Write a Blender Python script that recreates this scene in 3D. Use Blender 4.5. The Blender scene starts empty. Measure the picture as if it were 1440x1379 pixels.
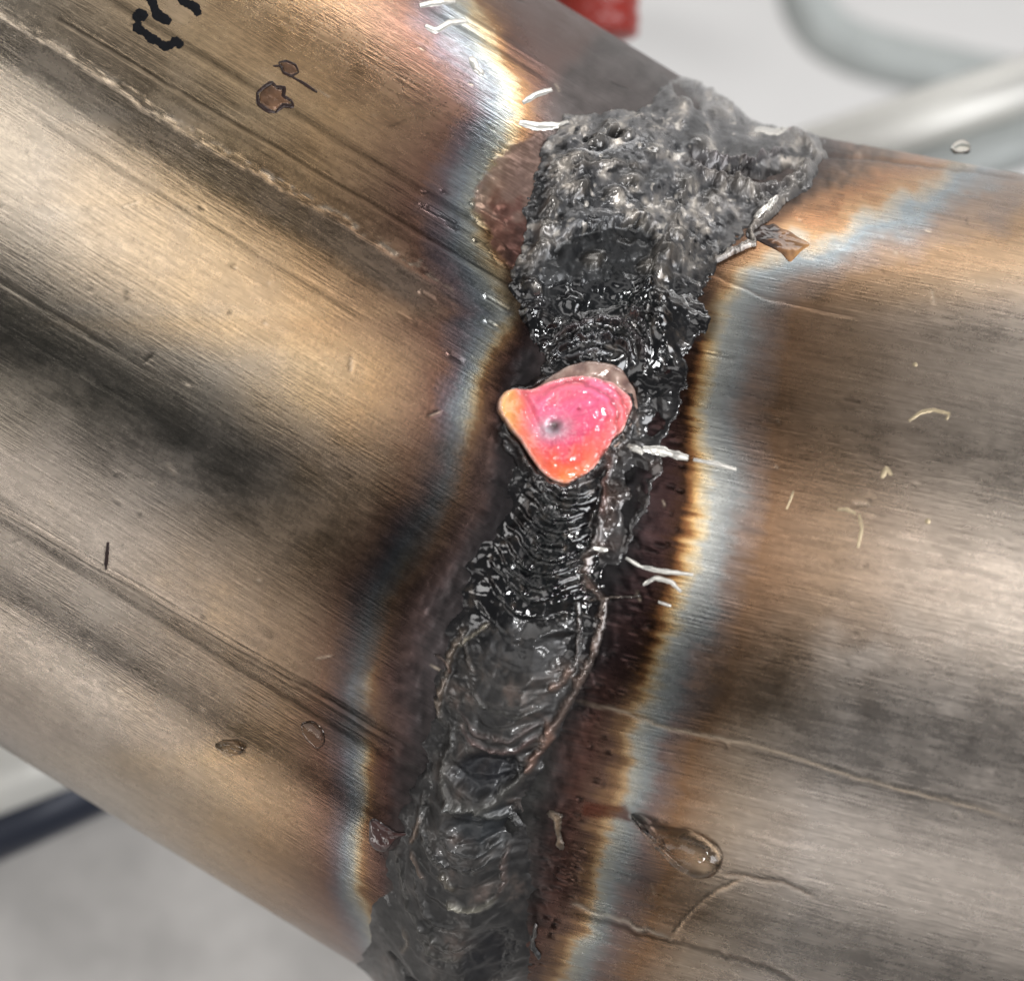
import bpy, bmesh, math, random
import numpy as np
from mathutils import Vector, Matrix
random.seed(7)
scene = bpy.context.scene
scene.unit_settings.system = 'METRIC'
scene.unit_settings.scale_length = 0.01          # one unit is one centimetre: the tubes are 5 cm across

# ------------------------------------------------------------------ camera
CAMZ, FPX, CX, CY = 13.5, 3457.0, 720.0, 689.5
cam = bpy.data.cameras.new('camera'); cam_o = bpy.data.objects.new('camera', cam)
scene.collection.objects.link(cam_o); scene.camera = cam_o
cam_o.location = (0, 0, CAMZ); cam_o.rotation_euler = (0, 0, 0)
cam.sensor_width = 36; cam.lens = 36 * FPX / 1440.0
cam.clip_start = 0.1; cam.clip_end = 400
cam.dof.use_dof = True; cam.dof.focus_distance = 11.5
cam.dof.aperture_fstop = cam.lens * 1e-3 / 0.17

# ------------------------------------------------------------------ light: a workshop, ceiling strip lamps, a window side, added fill and glint lamps
scene.view_settings.view_transform = 'Standard'; scene.view_settings.look = 'None'
scene.view_settings.exposure = 0.0; scene.view_settings.gamma = 1.0
world = bpy.data.worlds.new('World'); scene.world = world; world.use_nodes = True
bg = world.node_tree.nodes['Background']
bg.inputs['Color'].default_value = (0.92, 0.96, 1.0, 1); bg.inputs['Strength'].default_value = 0.13

AX_ANG = math.radians(-22)                        # mean direction of the two tubes in plan
def lamp(name, beta, dist, length, width, L, col=(1, 1, 1), along=0.0, spread=None):
    """rectangular lamp; beta = degrees from the zenith, negative towards the top of the picture"""
    b = math.radians(beta)
    a = Vector((math.cos(AX_ANG), math.sin(AX_ANG), 0)); n = Vector((math.sin(AX_ANG), -math.cos(AX_ANG), 0))
    p = n * math.sin(b) * dist + Vector((0, 0, 1)) * math.cos(b) * dist + a * along
    d = bpy.data.lights.new(name, 'AREA'); d.shape = 'RECTANGLE'; d.size = length; d.size_y = width
    d.energy = L * math.pi * length * width; d.color = col
    if spread: d.spread = math.radians(spread)
    o = bpy.data.objects.new(name, d); scene.collection.objects.link(o)
    z = p.normalized()
    x = (a - z * a.dot(z)).normalized(); y = z.cross(x)
    o.matrix_world = Matrix.Translation(p) @ Matrix((x, y, z)).transposed().to_4x4()
    return o
lamp('window_lamp', -97, 100, 150, 22, 3.3, (1.0, 0.98, 0.96), -25)
lamp('ceiling_strip', -11.5, 150, 100, 66, 2.1, (1.0, 0.98, 0.96), -50)
lamp('ceiling_lamp', -62, 150, 150, 40, 0.7, (1.0, 0.98, 0.96), -20)
lamp('ceiling_panel', 52, 150, 120, 50, 1.0, (1.0, 0.98, 0.96), -40)
lamp('side_lamp', 94, 100, 120, 8, 5.0, (1.0, 0.97, 0.93), -46)
lamp('strip_lamp', 60, 150, 110, 7, 2.2, (1.0, 0.98, 0.95), -50)
lamp('strip_lamp', -27, 150, 18, 8, 8.0, (1.0, 0.98, 0.95), -46)
lamp('glint_lamp', -92, 120, 26, 5, 17, (1, 1, 1), 6)
lamp('glint_lamp', 4, 130, 24, 4, 170, (1, 1, 1), 62)  # this and the next two: small unseen lamps added for glints on the weld
lamp('glint_lamp', -38, 130, 20, 4, 150, (1, 1, 1), 52)
lamp('glint_lamp', 30, 130, 18, 4, 150, (1, 1, 1), 45)
lamp('east_fill', -14, 75, 60, 75, 9.0, (0.97, 0.98, 1.0), 130)  # unseen fill lamp added for diffuse light, clear of the tubes' reflections
lamp('west_fill', 5, 45, 50, 60, 4.0, (1.0, 0.98, 0.96), -150)  # second added fill lamp, from the left

# ------------------------------------------------------------------ numpy helpers
def srgb(c):
    c = np.asarray(c, float) / 255.0
    return np.where(c <= 0.04045, c / 12.92, ((c + 0.055) / 1.055) ** 2.4)
_T = np.random.RandomState(3).rand(256, 256)
def vnoise(x, y, seed=0):
    x = x + seed * 17.31; y = y + seed * 9.77
    xi = np.floor(x).astype(int); yi = np.floor(y).astype(int)
    fx = x - xi; fy = y - yi
    fx = fx * fx * fx * (fx * (fx * 6 - 15) + 10); fy = fy * fy * fy * (fy * (fy * 6 - 15) + 10)
    a = _T[xi & 255, yi & 255]; b = _T[(xi + 1) & 255, yi & 255]; c = _T[xi & 255, (yi + 1) & 255]; d = _T[(xi + 1) & 255, (yi + 1) & 255]
    return (a * (1 - fx) + b * fx) * (1 - fy) + (c * (1 - fx) + d * fx) * fy
def sfbm(x, y, oct=4, seed=0, gain=0.5):               # the same without turning the octaves, for brushed directions
    s = 0; amp = 1; tot = 0
    for i in range(oct):
        s = s + amp * (vnoise(x * 2 ** i, y * 2 ** i, seed + i * 3) * 2 - 1); tot += amp; amp *= gain
    return s / tot * 1.6
def fbm(x, y, oct=4, seed=0, gain=0.5):                # about -1..1
    s = 0; amp = 1; tot = 0
    for i in range(oct):
        s = s + amp * (vnoise(x, y, seed + i * 3) * 2 - 1); tot += amp; amp *= gain
        x, y = 1.62 * x - 1.24 * y, 1.24 * x + 1.62 * y
    return s / tot * 1.6
def sstep(a, b, x):
    t = np.clip((x - a) / (b - a), 0, 1); return t * t * (3 - 2 * t)
def ramp(x, stops):
    xs = [s[0] for s in stops]; cs = np.array([srgb(s[1]) for s in stops])
    return np.stack([np.interp(x, xs, cs[:, i]) for i in range(3)], -1)
def mix(a, b, t):
    return a * (1 - t[..., None]) + np.asarray(b) * t[..., None]
def dline(X, Y, pts):
    """distance to an open polyline, and the position 0..1 along it"""
    pts = np.asarray(pts, float); best = np.full(X.shape, 1e9); par = np.zeros(X.shape)
    seg = np.diff(pts, axis=0); ln = np.hypot(seg[:, 0], seg[:, 1]); cum = np.concatenate([[0], np.cumsum(ln)])
    for i in range(len(seg)):
        wx = X - pts[i, 0]; wy = Y - pts[i, 1]
        t = np.clip((wx * seg[i, 0] + wy * seg[i, 1]) / max(ln[i] ** 2, 1e-9), 0, 1)
        d = np.hypot(wx - t * seg[i, 0], wy - t * seg[i, 1])
        m = d < best; best = np.where(m, d, best); par = np.where(m, (cum[i] + t * ln[i]) / cum[-1], par)
    return best, par
def sdpoly(X, Y, pts):
    """signed distance to a closed outline, positive inside"""
    p = list(pts) + [pts[0]]
    d, _ = dline(X, Y, p)
    ins = np.zeros(X.shape, bool)
    for (x0, y0), (x1, y1) in zip(p[:-1], p[1:]):
        if y0 == y1: continue
        c = ((y0 > Y) != (y1 > Y)) & (X < (x1 - x0) * (Y - y0) / (y1 - y0) + x0)
        ins ^= c
    return np.where(ins, d, -d)

# ------------------------------------------------------------------ the shape of the joint
R = 2.5; PXCM = 1 / 300.0
aLp = np.array([0.853, 0.522])
aL = np.array([0.853, -0.522, 0.0]); aL /= np.linalg.norm(aL)
nLw = np.array([-0.522, -0.853, 0.0])
J = 0.584 * aL + 0.118 * nLw
A = math.radians(-12.7)
aR = np.array([math.cos(A), math.sin(A), 0.25]); aR /= np.linalg.norm(aR)
bM = aL + aR; bM /= np.linalg.norm(bM)                    # normal of the mitre plane
E2 = np.array([0, 0, 1.0]); E1 = np.cross(E2, aL)          # E1: up in the picture
def rad(th): return np.cos(th)[..., None] * E1 + np.sin(th)[..., None] * E2
def surf(th, s, side):
    """point and outward normal; th around the tube (pi/2 = towards the camera), s = distance from the mitre (>=0)"""
    r = rad(th); s0 = -R * (r @ bM) / (aL @ bM)
    P = R * r + (s0 - s)[..., None] * aL
    if side == 'R':
        P = P - 2 * (P @ bM)[..., None] * bM; r = r - 2 * (r @ bM)[..., None] * bM
    return P + J, r
def proj(P):
    k = FPX / (CAMZ - P[..., 2]); return CX + P[..., 0] * k, CY - P[..., 1] * k
def hit(X, Y, side):
    """point and normal where the sight line of photo position X,Y meets a tube"""
    X = np.asarray(X, float); Y = np.asarray(Y, float)
    d = np.stack([(X - CX) / FPX, -(Y - CY) / FPX, -np.ones_like(X)], -1)
    o = np.array([0, 0, CAMZ]) - J; a = aL if side == 'L' else aR
    dp = d - (d @ a)[..., None] * a; op = o - (o @ a) * a
    A_ = (dp ** 2).sum(-1); B_ = (dp * op).sum(-1); C_ = (op ** 2).sum() - R * R
    disc = np.maximum(B_ ** 2 - A_ * C_, 0); t = (-B_ - np.sqrt(disc)) / A_
    P = o + t[..., None] * d
    n = P - (P @ a)[..., None] * a; n /= np.linalg.norm(n, axis=-1)[..., None]
    return P + J, n
def side_of(x, y):
    P, n = hit(np.array([x]), np.array([y]), 'L'); return 'L' if ((P[0] - J) @ bM) < 0 else 'R'

# ------------------------------------------------------------------ heat tint and marks (colours of the steel, some with shade or reflection put in)
GOLD_R = [(150, 1420), (230, 1340), (262, 1290), (300, 1205), (340, 1120), (385, 1045), (430, 1008), (500, 990), (580, 976), (640, 984), (720, 974), (800, 958),
          (870, 935), (950, 908), (1040, 880), (1120, 862), (1180, 842), (1260, 830), (1330, 800), (1420, 765)]
GOLD_L = [(-60, 640), (0, 660), (60, 690), (110, 712), (160, 728), (230, 700), (300, 672), (370, 690), (440, 716), (500, 682), (560, 668), (620, 656), (700, 640),
          (780, 590), (840, 552), (900, 530), (1000, 520), (1080, 512), (1130, 512), (1180, 505), (1260, 512), (1330, 545), (1400, 590)]
STOPS_R = [(-150, (26, 25, 27)), (-95, (33, 29, 30)), (-60, (56, 44, 45)), (-35, (60, 45, 44)), (-16, (62, 44, 34)), (-7, (136, 94, 60)), (1, (204, 168, 116)),
           (11, (212, 198, 166)), (24, (176, 180, 176)), (48, (146, 150, 150)), (76, (132, 118, 110)), (110, (128, 102, 80)), (200, (140, 121, 102)), (330, (166, 154, 141)), (480, (184, 175, 164))]
STOPS_R2 = [(-150, (50, 52, 51)), (-110, (64, 64, 62)), (-80, (66, 54, 52)), (-50, (78, 56, 50)), (-25, (94, 74, 64)), (-6, (132, 104, 78)), (4, (180, 152, 116)),
            (16, (168, 168, 158)), (36, (142, 148, 148)), (60, (126, 112, 108)), (100, (140, 110, 84)), (170, (164, 148, 130)), (300, (190, 182, 173))]
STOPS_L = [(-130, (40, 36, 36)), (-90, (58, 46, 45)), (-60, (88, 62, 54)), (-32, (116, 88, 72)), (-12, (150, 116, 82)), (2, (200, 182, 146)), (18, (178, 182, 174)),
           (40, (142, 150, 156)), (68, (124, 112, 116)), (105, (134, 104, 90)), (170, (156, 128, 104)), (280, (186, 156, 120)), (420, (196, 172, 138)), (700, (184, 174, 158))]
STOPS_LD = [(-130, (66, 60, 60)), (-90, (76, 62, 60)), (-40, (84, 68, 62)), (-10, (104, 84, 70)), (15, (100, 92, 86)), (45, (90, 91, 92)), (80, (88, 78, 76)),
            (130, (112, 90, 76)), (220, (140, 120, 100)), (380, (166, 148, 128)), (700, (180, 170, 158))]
def contour(tab, X, Y):
    ys = [t[0] for t in tab]; xs = [t[1] for t in tab]
    xc = np.interp(Y, ys, xs); sl = (np.interp(Y + 15, ys, xs) - np.interp(Y - 15, ys, xs)) / 30
    return (X - xc) / np.sqrt(1 + np.minimum(sl ** 2, 4))

BLOB = [(758, 195), (790, 168), (840, 158), (905, 150), (945, 118), (975, 118), (1012, 140), (1052, 172), (1110, 172), (1150, 192), (1162, 215), (1135, 258), (1098, 288), (1052, 322), (1005, 362), (985, 395),
        (992, 450), (965, 520), (935, 620), (905, 720), (870, 800), (800, 800), (760, 640), (770, 505), (738, 455), (722, 402), (734, 340), (752, 265)]
def gauss(x, w): return np.exp(-(x / w) ** 2)
_rs = np.random.RandomState(12)
NICKS = []
for _ in range(70):
    x, y = _rs.uniform(0, 1440), _rs.uniform(0, 1379); a = math.radians((31 if x < 700 else 12) + _rs.choice([0, 0, 0, 60, -50]) + _rs.uniform(-8, 8)); l = _rs.uniform(3, 26)
    NICKS.append((x, y, x + l * math.cos(a), y + l * math.sin(a), _rs.uniform(0.9, 1.8), _rs.choice([-1, 1]), _rs.uniform(0.25, 0.6)))
for _ in range(60):
    x, y = _rs.uniform(0, 1440), _rs.uniform(0, 1379); NICKS.append((x, y, x + 1, y + 1, _rs.uniform(1.2, 2.4), _rs.choice([-1, -1, 1]), _rs.uniform(0.3, 0.6)))
NICKS += [(204, 508, 213, 500, 2, -1, .8), (150, 770, 148, 800, 2.5, -1, .7), (318, 1046, 345, 1056, 2.5, -1, .6), (235, 655, 246, 668, 2, 1, .5), (70, 704, 74, 712, 2, 1, .6)]
def nicks(X, Y, h, col):
    for x0, y0, x1, y1, w, sg, k in NICKS:
        m = (X > min(x0, x1) - 8) & (X < max(x0, x1) + 8) & (Y > min(y0, y1) - 8) & (Y < max(y0, y1) + 8)
        if not m.any(): continue
        d_, _ = dline(X[m], Y[m], [(x0, y0), (x1, y1)]); g = gauss(d_, w); h[m] -= 0.8 * g
        col[m] = col[m] * (1 + sg * 0.9 * k * g)[..., None] if sg < 0 else mix(col[m], srgb((214, 200, 180)), k * g)
    return h, col
def paint_left(X, Y, s, arc):
    V = -0.522 * (X - 780) + 0.853 * Y; U = 0.853 * X + 0.522 * Y
    st = sfbm(U / 60, V / 2.6, 3, 1); st2 = sfbm(U / 25, V / 6, 3, 5); cl = fbm(X / 60, Y / 60, 4, 9)
    d = -contour(GOLD_L, X, Y)
    dd = d * (1.15 + 0.9 * sstep(1030, 1120, Y) + 0.7 * sstep(440, 520, Y) * (1 - sstep(1030, 1100, Y))) + st * 4 + st2 * 4 + cl * 14
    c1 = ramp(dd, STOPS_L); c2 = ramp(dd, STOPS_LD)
    dim = sstep(540, 660, Y) * (1 - sstep(1030, 1090, Y)); dim = np.clip(np.maximum(dim, 0.45 * sstep(1030, 1090, Y)) + 0.25 * cl, 0, 1)  # duller at mid height; part of it is shade put into the colour
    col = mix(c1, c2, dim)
    mot = sfbm(U / 7, V / 4, 3, 13)
    col = col * (1 + 0.07 * st + 0.09 * mot + 0.08 * cl)[..., None]
    # darker and paler lines that run along the tube
    h = np.zeros_like(X); wob = sfbm(U / 90, V * 0 + 3.3, 3, 21)
    def groove(v0, w, depth, dark, u0=-999, u1=9999, wb=2.0):
        nonlocal h, col
        v = V - v0 - wob * wb; m = gauss(v, w) * sstep(u0, u0 + 40, U) * (1 - sstep(u1 - 60, u1, U))
        h = h - 0.35 * depth * m; col = col * (1 - dark * m * (0.8 + 0.3 * st2))[..., None]
    fade = 1 - sstep(690, 800, U)
    rag = V - 423 - sfbm(U / 60, V * 0, 2, 31) * 3 - sfbm(U / 9, V / 5, 3, 32) * 2.5 - wob * 2
    h = h + 0.25 * sstep(14, -14, rag) * np.where(rag < 0, np.exp(rag / 70), 1) * (0.5 + 0.5 * fade)
    edge = gauss(rag + 3, 3.2); brk = sfbm(U / 16, V / 3, 3, 84); col = mix(col, srgb((206, 192, 172)), np.clip(edge * (0.25 + 1.5 * brk), 0, 0.75) * fade); h = h + 1.2 * edge * brk * fade
    dk = sstep(1, 9, rag) * (1 - sstep(36, 64, rag)); h = h - 0.8 * dk * fade; col = mix(col, srgb((112, 106, 98)), dk * 0.62 * fade)
    groove(383 - 0.015 * (U - 300), 4.2, 3, 0.75, 60, 930); groove(399, 2, 1, 0.4, 200, 700); groove(362, 2, 1, 0.35, 200, 560); groove(328, 6, 2.5, 0.42, -50, 980, 1.0)
    groove(345, 2, 1, 0.25, 500, 860); groove(520, 4, 1, 0.2, 120, 700)
    groove(100, 4, 2, 0.35, 500, 820); groove(86, 3, -2, 0.0, 500, 900)
    groove(1024 - 0.03 * (U - 380), 5, 5, 0.3, -50, 1150, 3); h = h - 6 * sstep(1000, 1040, V) * (1 - sstep(1040, 1130, V))
    groove(1012 - 0.03 * (U - 380), 2.5, -2, -0.3, 60, 900, 3); groove(1040, 7, 1, 0.2, -50, 1000)
    groove(795, 4, 2, 0.25, -50, 500); groove(745, 3, 1.5, 0.2, 150, 480)
    # darker strip in the middle of the tube: dirt plus a dark reflection put into colour
    grime_refl = gauss(V - 785 + 20 * cl, 66) * sstep(-150, 120, U) * (1 - sstep(640, 780, U)); col = mix(col, srgb((64, 67, 66)), 0.7 * grime_refl)
    # ragged cracks and scars beside the joint
    scar = (sfbm(U / 80, V / 2.2, 3, 41) > 0.8) & (X > 585) & (V > 290) & (d < 150) & (d > -60) & (Y < 520)
    col = np.where(scar[..., None], col * 0.55, col); h = np.where(scar, h - 2, h)
    # soot close to the weld
    soot = sstep(-55, -110, dd) ; col = mix(col, srgb((48, 44, 45)) * (1 + 0.3 * cl + 0.2 * st2)[..., None], soot * 0.7 * sstep(380, 480, Y) * (1 - 0.6 * sstep(760, 900, Y)))
    top = sstep(-30, -75, dd) * (1 - sstep(380, 450, Y)); col = mix(col, srgb((112, 92, 86)), top * 0.7)
    blk = sdpoly(X, Y, [(728, 400), (745, 440), (728, 470), (700, 520), (690, 580), (705, 640), (690, 690), (672, 760), (650, 830), (640, 900), (700, 900), (800, 600), (800, 400)])
    col = mix(col, srgb((26, 22, 24)), sstep(-14, 14, blk + 7 * st2) * 0.85)
    grey = sdpoly(X, Y, [(770, 150), (800, 90), (860, 60), (960, 105), (1060, 170), (1060, 260), (770, 260)])
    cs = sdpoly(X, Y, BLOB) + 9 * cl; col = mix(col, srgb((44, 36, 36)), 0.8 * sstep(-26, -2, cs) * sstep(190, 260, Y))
    col = mix(col, srgb((84, 80, 79)) * (1 + 0.3 * fbm(X / 18, Y / 18, 4, 77))[..., None], sstep(-30, 14, grey + 14 * cl) * 0.9)
    sm = sstep(-35, -90, dd) * sstep(420, 520, Y); mo = fbm(X / 11, Y / 15, 4, 71); col = col * (1 + 0.42 * sm * mo)[..., None]; h = h + 1.2 * sm * mo
    fl = sdpoly(X, Y, [(585, 1150), (566, 1190), (548, 1250), (528, 1320), (520, 1360), (560, 1420), (720, 1420), (700, 1150)]) + 9 * cl
    col = mix(col, srgb((72, 69, 66)) * (1 + 0.35 * mo)[..., None], sstep(-16, 10, fl) * 0.85)
    h, col = nicks(X, Y, h, col)
    melt = sdpoly(X, Y, [(760, 185), (722, 205), (690, 232), (664, 268), (662, 300), (684, 318), (690, 350), (720, 380), (745, 350), (770, 250)]) + 4 * fbm(X / 9, Y / 9, 3, 78)
    mm = sstep(-2, 6, melt); col = mix(col, ramp(Y + 40 * fbm(X / 16, Y / 16, 3, 79), [(200, (134, 114, 106)), (270, (140, 118, 108)), (320, (118, 86, 78)), (380, (66, 50, 47))]), mm * 0.85)
    h = h + mm * (1.5 + 1.5 * fbm(X / 14, Y / 14, 3, 80)) + 1.6 * gauss(melt - 1, 3)
    rough = 0.25 + 0.16 * mm + 0.04 * st2 + 0.04 * cl - 0.06 * gauss(d - 20, 40) + 0.18 * sstep(-40, -110, dd)
    metal = 1 - 0.35 * sstep(-30, -100, dd)
    return h * PXCM, col * np.array([0.99, 0.955, 0.945]), rough, metal

def paint_right(X, Y, s, arc):
    st = sfbm(s * 4.5, arc * 105, 3, 1); st2 = sfbm(s * 9, arc * 45, 3, 5); cl = fbm(X / 60, Y / 60, 4, 15)
    lg = sfbm(s * 2.2, arc * 30, 3, 8)
    d = contour(GOLD_R, X, Y)
    dd = d + st * 3.2 * sstep(420, 560, Y) + st2 * 3 + lg * 5 * sstep(600, 800, Y) + cl * (10 + 14 * (1 - sstep(350, 450, Y)))
    c = mix(ramp(dd, STOPS_R), ramp(dd * 1.05, STOPS_R2), sstep(860, 1040, Y + 40 * cl))
    top = 1 - sstep(330, 470, Y)
    c = mix(c, ramp(dd, [(-220, (104, 100, 98)), (-120, (112, 98, 92)), (-60, (128, 104, 84)), (-28, (184, 140, 104)), (-6, (200, 164, 126)), (10, (200, 190, 172)), (34, (160, 172, 178)),
                         (70, (160, 144, 132)), (120, (174, 146, 116)), (260, (180, 158, 130)), (400, (170, 146, 120))]), top)
    mot = sfbm(s * 30, arc * 70, 3, 19)
    col = c * (1 + 0.10 * st + 0.09 * mot + 0.07 * cl + 0.07 * lg)[..., None]
    dark = (st + 0.4 * st2 > 0.75) & (d > 60) & (Y > 560) & (Y < 960); col = np.where(dark[..., None], col * 0.8, col)
    h = np.zeros_like(X)
    def line(pts, w, dep, tint=None, k=0.6, rg=1.5):
        nonlocal h, col
        pts_ = np.array(pts, float); m0 = (X > pts_[:, 0].min() - 25) & (X < pts_[:, 0].max() + 25) & (Y > pts_[:, 1].min() - 25) & (Y < pts_[:, 1].max() + 25)
        x = X[m0]; y = Y[m0]; dl, p = dline(x, y + rg * fbm(x / 14, y * 0, 3, 61), pts)
        g = gauss(dl, w) * np.clip(np.minimum(p, 1 - p) * 8, 0, 1)
        hh = h[m0]; hh = hh - dep * g; h[m0] = hh
        if tint is not None: cc = col[m0]; col[m0] = mix(cc, srgb(tint), np.clip(g * k, 0, 1))
    # weld seam of the tube itself: a thin pale crack with a dark lower side
    seam = [(800, 984), (860, 996), (930, 1020), (1000, 1036), (1060, 1046), (1130, 1068), (1200, 1092), (1270, 1110), (1330, 1124), (1380, 1138), (1450, 1158)]
    line(seam, 2.4, -0.5, (200, 184, 162), 0.75, 1.5); line([(x, y + 4) for x, y in seam[3:]], 2, 0.5, (74, 66, 58), 0.5, 1.5)
    line([(x, y - 7) for x, y in seam[5:]], 1.5, 0.3, (70, 64, 56), 0.4, 1.5)
    line([(775, 1278), (840, 1290), (900, 1312), (950, 1322), (1010, 1340), (1080, 1358), (1140, 1390)], 3, 0.8, (60, 50, 42), 0.55, 2)
    line([(800, 1270), (850, 1286), (905, 1306), (950, 1318)], 3, -0.6, (206, 200, 186), 0.45, 3)
    line([(1010, 1225), (1100, 1240), (1150, 1262)], 2, 1, (110, 86, 66), 0.5)
    line([(940, 1322), (960, 1296), (990, 1266), (1020, 1246), (1050, 1233)], 1.8, 1.5, (214, 188, 160), 0.9)
    line([(1120, 215), (1250, 226), (1350, 238), (1460, 255)], 3, 3, (100, 84, 74), 0.5)
    line([(900, 492), (960, 492), (1040, 505)], 1.6, 2, (60, 50, 40), 0.5); line([(985, 378), (1080, 420), (1220, 450)], 2, 1, (110, 90, 74), 0.4)
    soot = sstep(-50, -95, dd) * sstep(360, 440, Y); col = mix(col, srgb((28, 27, 29)), soot * 0.8 * (1 - 0.45 * sstep(900, 1050, Y)))
    crk = (sfbm(s * 20, arc * 90, 3, 51) > 0.7) & (dd < -20) & (Y > 500); col = np.where(crk[..., None], col * 0.6 + 0.01, col); h = np.where(crk, h - 2, h)
    col = col * (1 + 0.45 * sstep(-30, -80, dd) * fbm(X / 14, Y / 22, 4, 66))[..., None]
    sb = sdpoly(X, Y, [(820, 1125), (880, 1132), (885, 1152), (815, 1150)]); col = mix(col, srgb((84, 48, 38)), sstep(-4, 4, sb + 3 * st2) * 0.8)
    sm = sstep(-25, -70, dd); mo = fbm(X / 11, Y / 15, 4, 72); col = col * (1 + 0.42 * sm * mo)[..., None]; h = h + 1.2 * sm * mo
    h, col = nicks(X, Y, h, col)
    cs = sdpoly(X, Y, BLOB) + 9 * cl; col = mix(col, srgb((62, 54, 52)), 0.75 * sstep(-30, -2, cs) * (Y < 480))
    rough = 0.28 + 0.04 * st2 + 0.04 * cl + 0.14 * sstep(-30, -110, dd)
    metal = 1 - 0.35 * sstep(-30, -100, dd)
    return h * PXCM, col * np.array([0.99, 0.955, 0.945]), rough, metal

# ------------------------------------------------------------------ materials
def attr_material(name, bump_scale=(1, 1), bump=0.3, detail=0.25, coat=0.0, dist=0.004, spec=0.5):
    m = bpy.data.materials.new(name); m.use_nodes = True; nt = m.node_tree; N = nt.nodes; Lk = nt.links
    b = N['Principled BSDF']
    col = N.new('ShaderNodeAttribute'); col.attribute_name = 'tint'
    fin = N.new('ShaderNodeAttribute'); fin.attribute_name = 'finish'
    uv = N.new('ShaderNodeUVMap'); uv.uv_map = 'run'
    mp = N.new('ShaderNodeMapping'); mp.inputs['Scale'].default_value = (bump_scale[0], bump_scale[1], 1)
    nz = N.new('ShaderNodeTexNoise'); nz.inputs['Scale'].default_value = 1; nz.inputs['Detail'].default_value = 5; nz.inputs['Roughness'].default_value = 0.6
    Lk.new(uv.outputs[0], mp.inputs[0]); Lk.new(mp.outputs[0], nz.inputs[0])
    nz2 = N.new('ShaderNodeTexNoise'); nz2.inputs['Scale'].default_value = 55; nz2.inputs['Detail'].default_value = 4
    Lk.new(uv.outputs[0], nz2.inputs[0])
    r = N.new('ShaderNodeMapRange'); r.inputs[1].default_value = 0.3; r.inputs[2].default_value = 0.7; r.inputs[3].default_value = 1 - detail; r.inputs[4].default_value = 1 + detail
    Lk.new(nz.outputs[0], r.inputs[0])
    mx = N.new('ShaderNodeVectorMath'); mx.operation = 'SCALE'; Lk.new(col.outputs['Color'], mx.inputs[0]); Lk.new(r.outputs[0], mx.inputs['Scale'])
    Lk.new(mx.outputs[0], b.inputs['Base Color'])
    sep = N.new('ShaderNodeSeparateColor'); Lk.new(fin.outputs['Color'], sep.inputs[0])
    ad = N.new('ShaderNodeMath'); ad.operation = 'MULTIPLY_ADD'; ad.inputs[1].default_value = 0.14; Lk.new(nz2.outputs[0], ad.inputs[0])
    sb = N.new('ShaderNodeMath'); sb.operation = 'SUBTRACT'; sb.inputs[1].default_value = 0.07; Lk.new(sep.outputs[0], sb.inputs[0]); Lk.new(sb.outputs[0], ad.inputs[2])
    Lk.new(ad.outputs[0], b.inputs['Roughness']); Lk.new(sep.outputs[1], b.inputs['Metallic'])
    sm = N.new('ShaderNodeMath'); sm.operation = 'MULTIPLY_ADD'; sm.inputs[1].default_value = 0.35; Lk.new(nz2.outputs[0], sm.inputs[0]); Lk.new(nz.outputs[0], sm.inputs[2])
    bp = N.new('ShaderNodeBump'); bp.inputs['Strength'].default_value = bump; bp.inputs['Distance'].default_value = dist
    Lk.new(sm.outputs[0], bp.inputs['Height']); Lk.new(bp.outputs[0], b.inputs['Normal'])
    b.inputs['Coat Weight'].default_value = coat
    if coat > 0: Lk.new(sep.outputs[2], b.inputs['Coat Weight'])
    b.inputs['Coat Roughness'].default_value = 0.07
    b.inputs['Specular IOR Level'].default_value = spec
    return m
M_STEEL = attr_material('brushed_steel_with_heat_tint', (5, 90), 0.36, 0.16, dist=0.004)
M_WELD = attr_material('burnt_weld_metal', (22, 22), 0.3, 0.16, coat=0.4, dist=0.005, spec=0.8)
M_GLOSS = attr_material('glassy_slag', (28, 28), 0.35, 0.12, coat=0.5, dist=0.004)
def plain(name, c, rough=0.5, metal=0.0, scale=8, var=0.2, bump=0.1, **kw):
    m = bpy.data.materials.new(name); m.use_nodes = True; nt = m.node_tree; N = nt.nodes; Lk = nt.links; b = N['Principled BSDF']
    tc = N.new('ShaderNodeTexCoord'); nz = N.new('ShaderNodeTexNoise'); nz.inputs['Scale'].default_value = scale; nz.inputs['Detail'].default_value = 6
    Lk.new(tc.outputs['Object'], nz.inputs[0])
    cr = N.new('ShaderNodeValToRGB'); lc = srgb(c); cr.color_ramp.elements[0].position = 0.3; cr.color_ramp.elements[1].position = 0.7
    cr.color_ramp.elements[0].color = (*(lc * (1 - var)), 1); cr.color_ramp.elements[1].color = (*np.minimum(lc * (1 + var), 1), 1)
    Lk.new(nz.outputs[0], cr.inputs[0]); Lk.new(cr.outputs[0], b.inputs['Base Color'])
    b.inputs['Roughness'].default_value = rough; b.inputs['Metallic'].default_value = metal
    bp = N.new('ShaderNodeBump'); bp.inputs['Strength'].default_value = bump; bp.inputs['Distance'].default_value = 0.02
    Lk.new(nz.outputs[0], bp.inputs['Height']); Lk.new(bp.outputs[0], b.inputs['Normal'])
    for k, v in kw.items(): b.inputs[k].default_value = v
    return m
M_GLINT = plain('white_glint_steel', (244, 240, 232), 0.25, 0.7, 20, 0.06, 0.25)  # near white, so the glint is part of the colour
M_DARKCHIP = plain('dark_scale_chip', (58, 40, 36), 0.3, 0.6, 25, 0.4, 0.4)
M_INK = plain('black_marker_ink', (13, 14, 18), 0.75, 0.0, 30, 0.3, 0.1, **{'Specular IOR Level': 0.15})

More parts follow.
